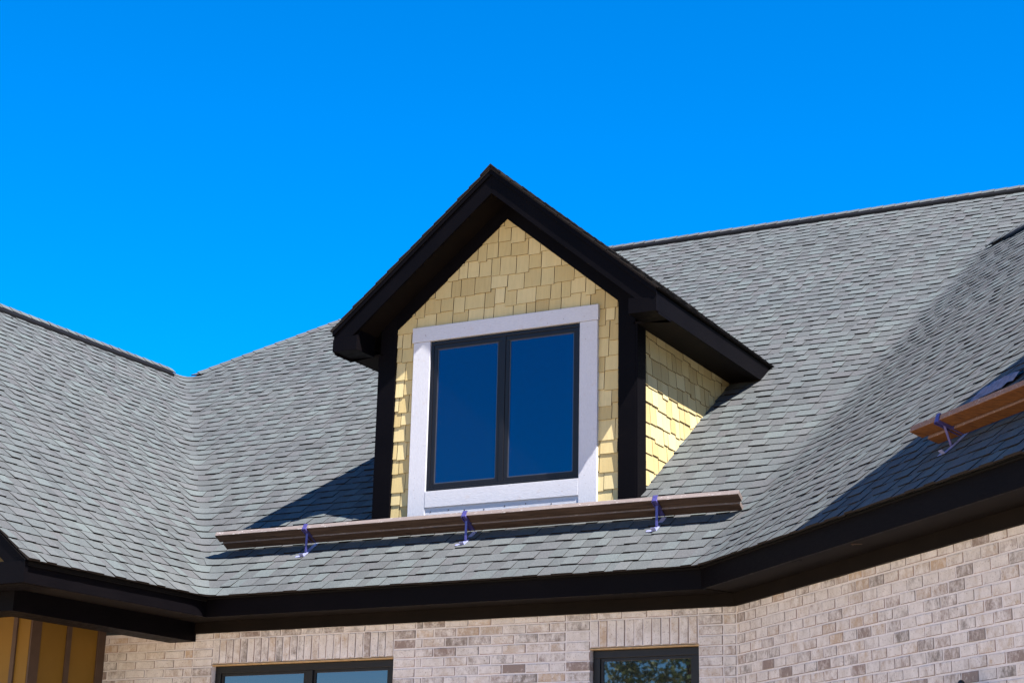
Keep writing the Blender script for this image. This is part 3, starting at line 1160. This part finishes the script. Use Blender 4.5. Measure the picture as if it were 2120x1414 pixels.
def plank(T, u0, u1, o, d, off, width, thick, mat, name, label, group=None, bow=.004, sag=.0, seed=1, drop=0.0):
    """a board lying on the arms: o is the outer end of the arm line, d its direction (y,z), off the distance along it"""
    rg = np.random.default_rng(seed)
    n = Vector((0, -d[1], d[0]))
    D = Vector((0, d[0], d[1]))
    O = Vector((0, *o))
    mb = MB(T)
    ns = 24
    R = []
    for i in range(ns + 1):
        t = i / ns
        u = u0 + (u1 - u0) * t
        bz = bow * math.sin(t * math.pi * 2.3 + seed)
        p = O + D * off + n * (.003 - drop + abs(bz) * .5) + Vector((u, 0, sag * t))
        jj = rg.uniform(-.0012, .0012)
        R.append([p, p + D * width, p + D * width + n * thick, p + n * (thick + jj)])
    b = len(mb.v)
    for r in R:
        mb.v += [tuple(T(q)) for q in r]
    for i in range(ns):
        for k in range(4):
            m_ = (k + 1) % 4
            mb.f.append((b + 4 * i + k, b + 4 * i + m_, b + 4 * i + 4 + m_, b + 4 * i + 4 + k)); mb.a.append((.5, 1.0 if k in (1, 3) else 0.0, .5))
    mb.f.append((b, b + 1, b + 2, b + 3)); mb.a.append((.5, .6, .5))
    e = b + 4 * ns
    mb.f.append((e + 3, e + 2, e + 1, e)); mb.a.append((.5, .6, .5))
    ob = mb.build(name, mat, None, .003)
    tag(ob, label, 'plank', group)
    return ob


AO, AI = (.488, .568), (.637, .484)
dv = (Vector((AI[0] - AO[0], AI[1] - AO[1]))).normalized()
for u, lab in ((.545, 'steel roof bracket under the left end of the brown planks, left of the dormer'),
               (2.035, 'steel roof bracket below the dormer window, in the middle of the brown planks'),
               (3.655, 'steel roof bracket near the right end of the brown planks, below the dormer corner')):
    bracket(I, u, P0, .474, AO, AI, lab)
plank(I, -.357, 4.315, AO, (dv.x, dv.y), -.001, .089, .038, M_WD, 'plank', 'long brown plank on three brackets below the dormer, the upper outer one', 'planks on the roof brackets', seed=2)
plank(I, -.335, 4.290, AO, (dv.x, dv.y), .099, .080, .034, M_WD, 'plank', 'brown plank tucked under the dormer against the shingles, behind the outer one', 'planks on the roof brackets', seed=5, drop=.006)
# right wing
BO, BI = (.232, .418), (.392, .362)
dw = (Vector((BI[0] - BO[0], BI[1] - BO[1]))).normalized()
bracket(W, 2.803, PW, .262, BO, BI, 'steel roof bracket in the shade under the orange planks on the right roof')
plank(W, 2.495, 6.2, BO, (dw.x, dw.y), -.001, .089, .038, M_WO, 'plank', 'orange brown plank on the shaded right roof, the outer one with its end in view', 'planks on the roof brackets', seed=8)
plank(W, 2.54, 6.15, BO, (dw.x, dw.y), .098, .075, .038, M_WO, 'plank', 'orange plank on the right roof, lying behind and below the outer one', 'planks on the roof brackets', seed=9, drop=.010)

# ------------------------------------------------------------------ wall lantern, only its tip in view
M_LN = plain('black iron', (0.010, 0.009, 0.009), 0.45, 0.5).m
lu, lw, lz = 2.90, WS - .11, -1.02
lan = tag(empty('wall_lantern', W((lu, lw, lz - .4))), 'black wall lantern on the right brick wall, only its finial in view', 'wall lantern')


def lathe(T, prof, cx, cy, n=20):
    mb = MB(T)
    for (r0, z0), (r1, z1) in zip(prof[:-1], prof[1:]):
        for i in range(n):
            a0, a1 = 2 * math.pi * i / n, 2 * math.pi * (i + 1) / n
            q = lambda r, a, z: (cx + r * math.cos(a), cy + r * math.sin(a), z)
            mb.poly([q(r0, a0, z0), q(r0, a1, z0), q(r1, a1, z1), q(r1, a0, z1)])
    return mb


lathe(W, [(.0, lz + .005), (.012, lz), (.020, lz - .012), (.020, lz - .026), (.011, lz - .036), (.016, lz - .05), (.10, lz - .09), (.105, lz - .1), (.0, lz - .1)], lu, lw).build('lamp_cap', M_LN, lan)
mb = MB(W)
for dx in (-.07, .07):
    for dy in (-.07, .07):
        mb.box(lu + dx - .006, lu + dx + .006, lw + dy - .006, lw + dy + .006, lz - .36, lz - .1)
mb.box(lu - .08, lu + .08, lw - .08, lw + .08, lz - .38, lz - .36)
mb.build('lamp_cage', M_LN, lan)
mb = MB(W); mb.box(lu - .05, lu + .05, WS - .02, WS - .003, lz - .34, lz - .12); mb.box(lu - .012, lu + .012, lw, WS - .01, lz - .10, lz - .085); mb.build('wall_plate', M_LN, lan)

# ------------------------------------------------------------------ scrap of plastic behind the right planks
mb = MB(W)
rg = np.random.default_rng(4)
pw_ = lambda u, s, h: (u, s, PW * s + .02 + h)
row = []
for i in range(9):
    t = i / 8
    u = 2.28 + .36 * t
    row.append([pw_(u, .78 + .08 * t, rg.uniform(0, .02)), pw_(u + .02, .86 + .04 * t, .02 + rg.uniform(0, .03)), pw_(u + .03, .955 + .03 * math.sin(t * 3) * .2, rg.uniform(0, .018))])
for i in range(8):
    for k in range(2):
        mb.poly([row[i][k], row[i + 1][k], row[i + 1][k + 1], row[i][k + 1]])
M_PL = plain('pale lilac plastic sheet', (0.15, 0.135, 0.17), 0.6, 0.3, var=.4, scale=30).m
tag(mb.build('plastic_scrap', M_PL), 'crumpled pale plastic scrap on the shaded shingles behind the orange planks', 'scrap')

# ------------------------------------------------------------------ trees across the yard, seen only as reflections in the lower windows
M_LEAF = N('tree leaves')
r_, g_, b_ = M_LEAF.attr()
M_LEAF.set(Base_Color=M_LEAF.ramp(r_, [(0, (0.050, 0.105, 0.020)), (.5, (0.085, 0.145, 0.030)), (1, (0.13, 0.16, 0.045))]), Roughness=.6)
M_BARK = plain('tree bark', (0.09, 0.065, 0.045), .9, .1, var=.3, scale=12).m


def tree(x, y, h, r, seed, label):
    rg = np.random.default_rng(seed)
    root = tag(empty('broadleaf_tree', (x, y, GROUND)), label, 'tree', 'trees across the yard')
    tr = MB()
    n = 8
    for (z0, r0, z1, r1) in ((0, .22, h * .35, .16), (h * .35, .16, h * .8, .05)):
        for i in range(n):
            a0, a1 = 2 * math.pi * i / n, 2 * math.pi * (i + 1) / n
            tr.poly([(x + r0 * math.cos(a0), y + r0 * math.sin(a0), GROUND + z0), (x + r0 * math.cos(a1), y + r0 * math.sin(a1), GROUND + z0),
                     (x + r1 * math.cos(a1), y + r1 * math.sin(a1), GROUND + z1), (x + r1 * math.cos(a0), y + r1 * math.sin(a0), GROUND + z1)])
    tr.build('trunk', M_BARK, root)
    cr = MB()
    for c in range(150):
        th, ph = rg.uniform(0, 2 * math.pi), math.acos(rg.uniform(-1, 1))
        rr = r * rg.uniform(.35, 1.0)
        cx_, cy_, cz_ = x + rr * math.sin(ph) * math.cos(th), y + rr * math.sin(ph) * math.sin(th), GROUND + h * .62 + rr * math.cos(ph) * h * .40 / r
        for k in range(60):
            o = rg.normal(0, .38, 3)
            p = Vector((cx_ + o[0], cy_ + o[1], cz_ + o[2] * .8))
            ax = Vector(rg.normal(0, 1, 3)).normalized() * .085
            bx = Vector(rg.normal(0, 1, 3)).normalized().cross(ax).normalized() * .05
            cr.poly([p - ax, p + bx, p + ax, p - bx], (float(rg.random()), .5, .5))
    cr.build('crown', M_LEAF.m, root)


tree(-8.6, -30.0, 10.5, 3.3, 31, 'broad green tree across the yard, reflected in the small right window')
tree(-15.2, -31.0, 8.2, 2.0, 32, 'smaller round tree across the yard, reflected in the wide left window')
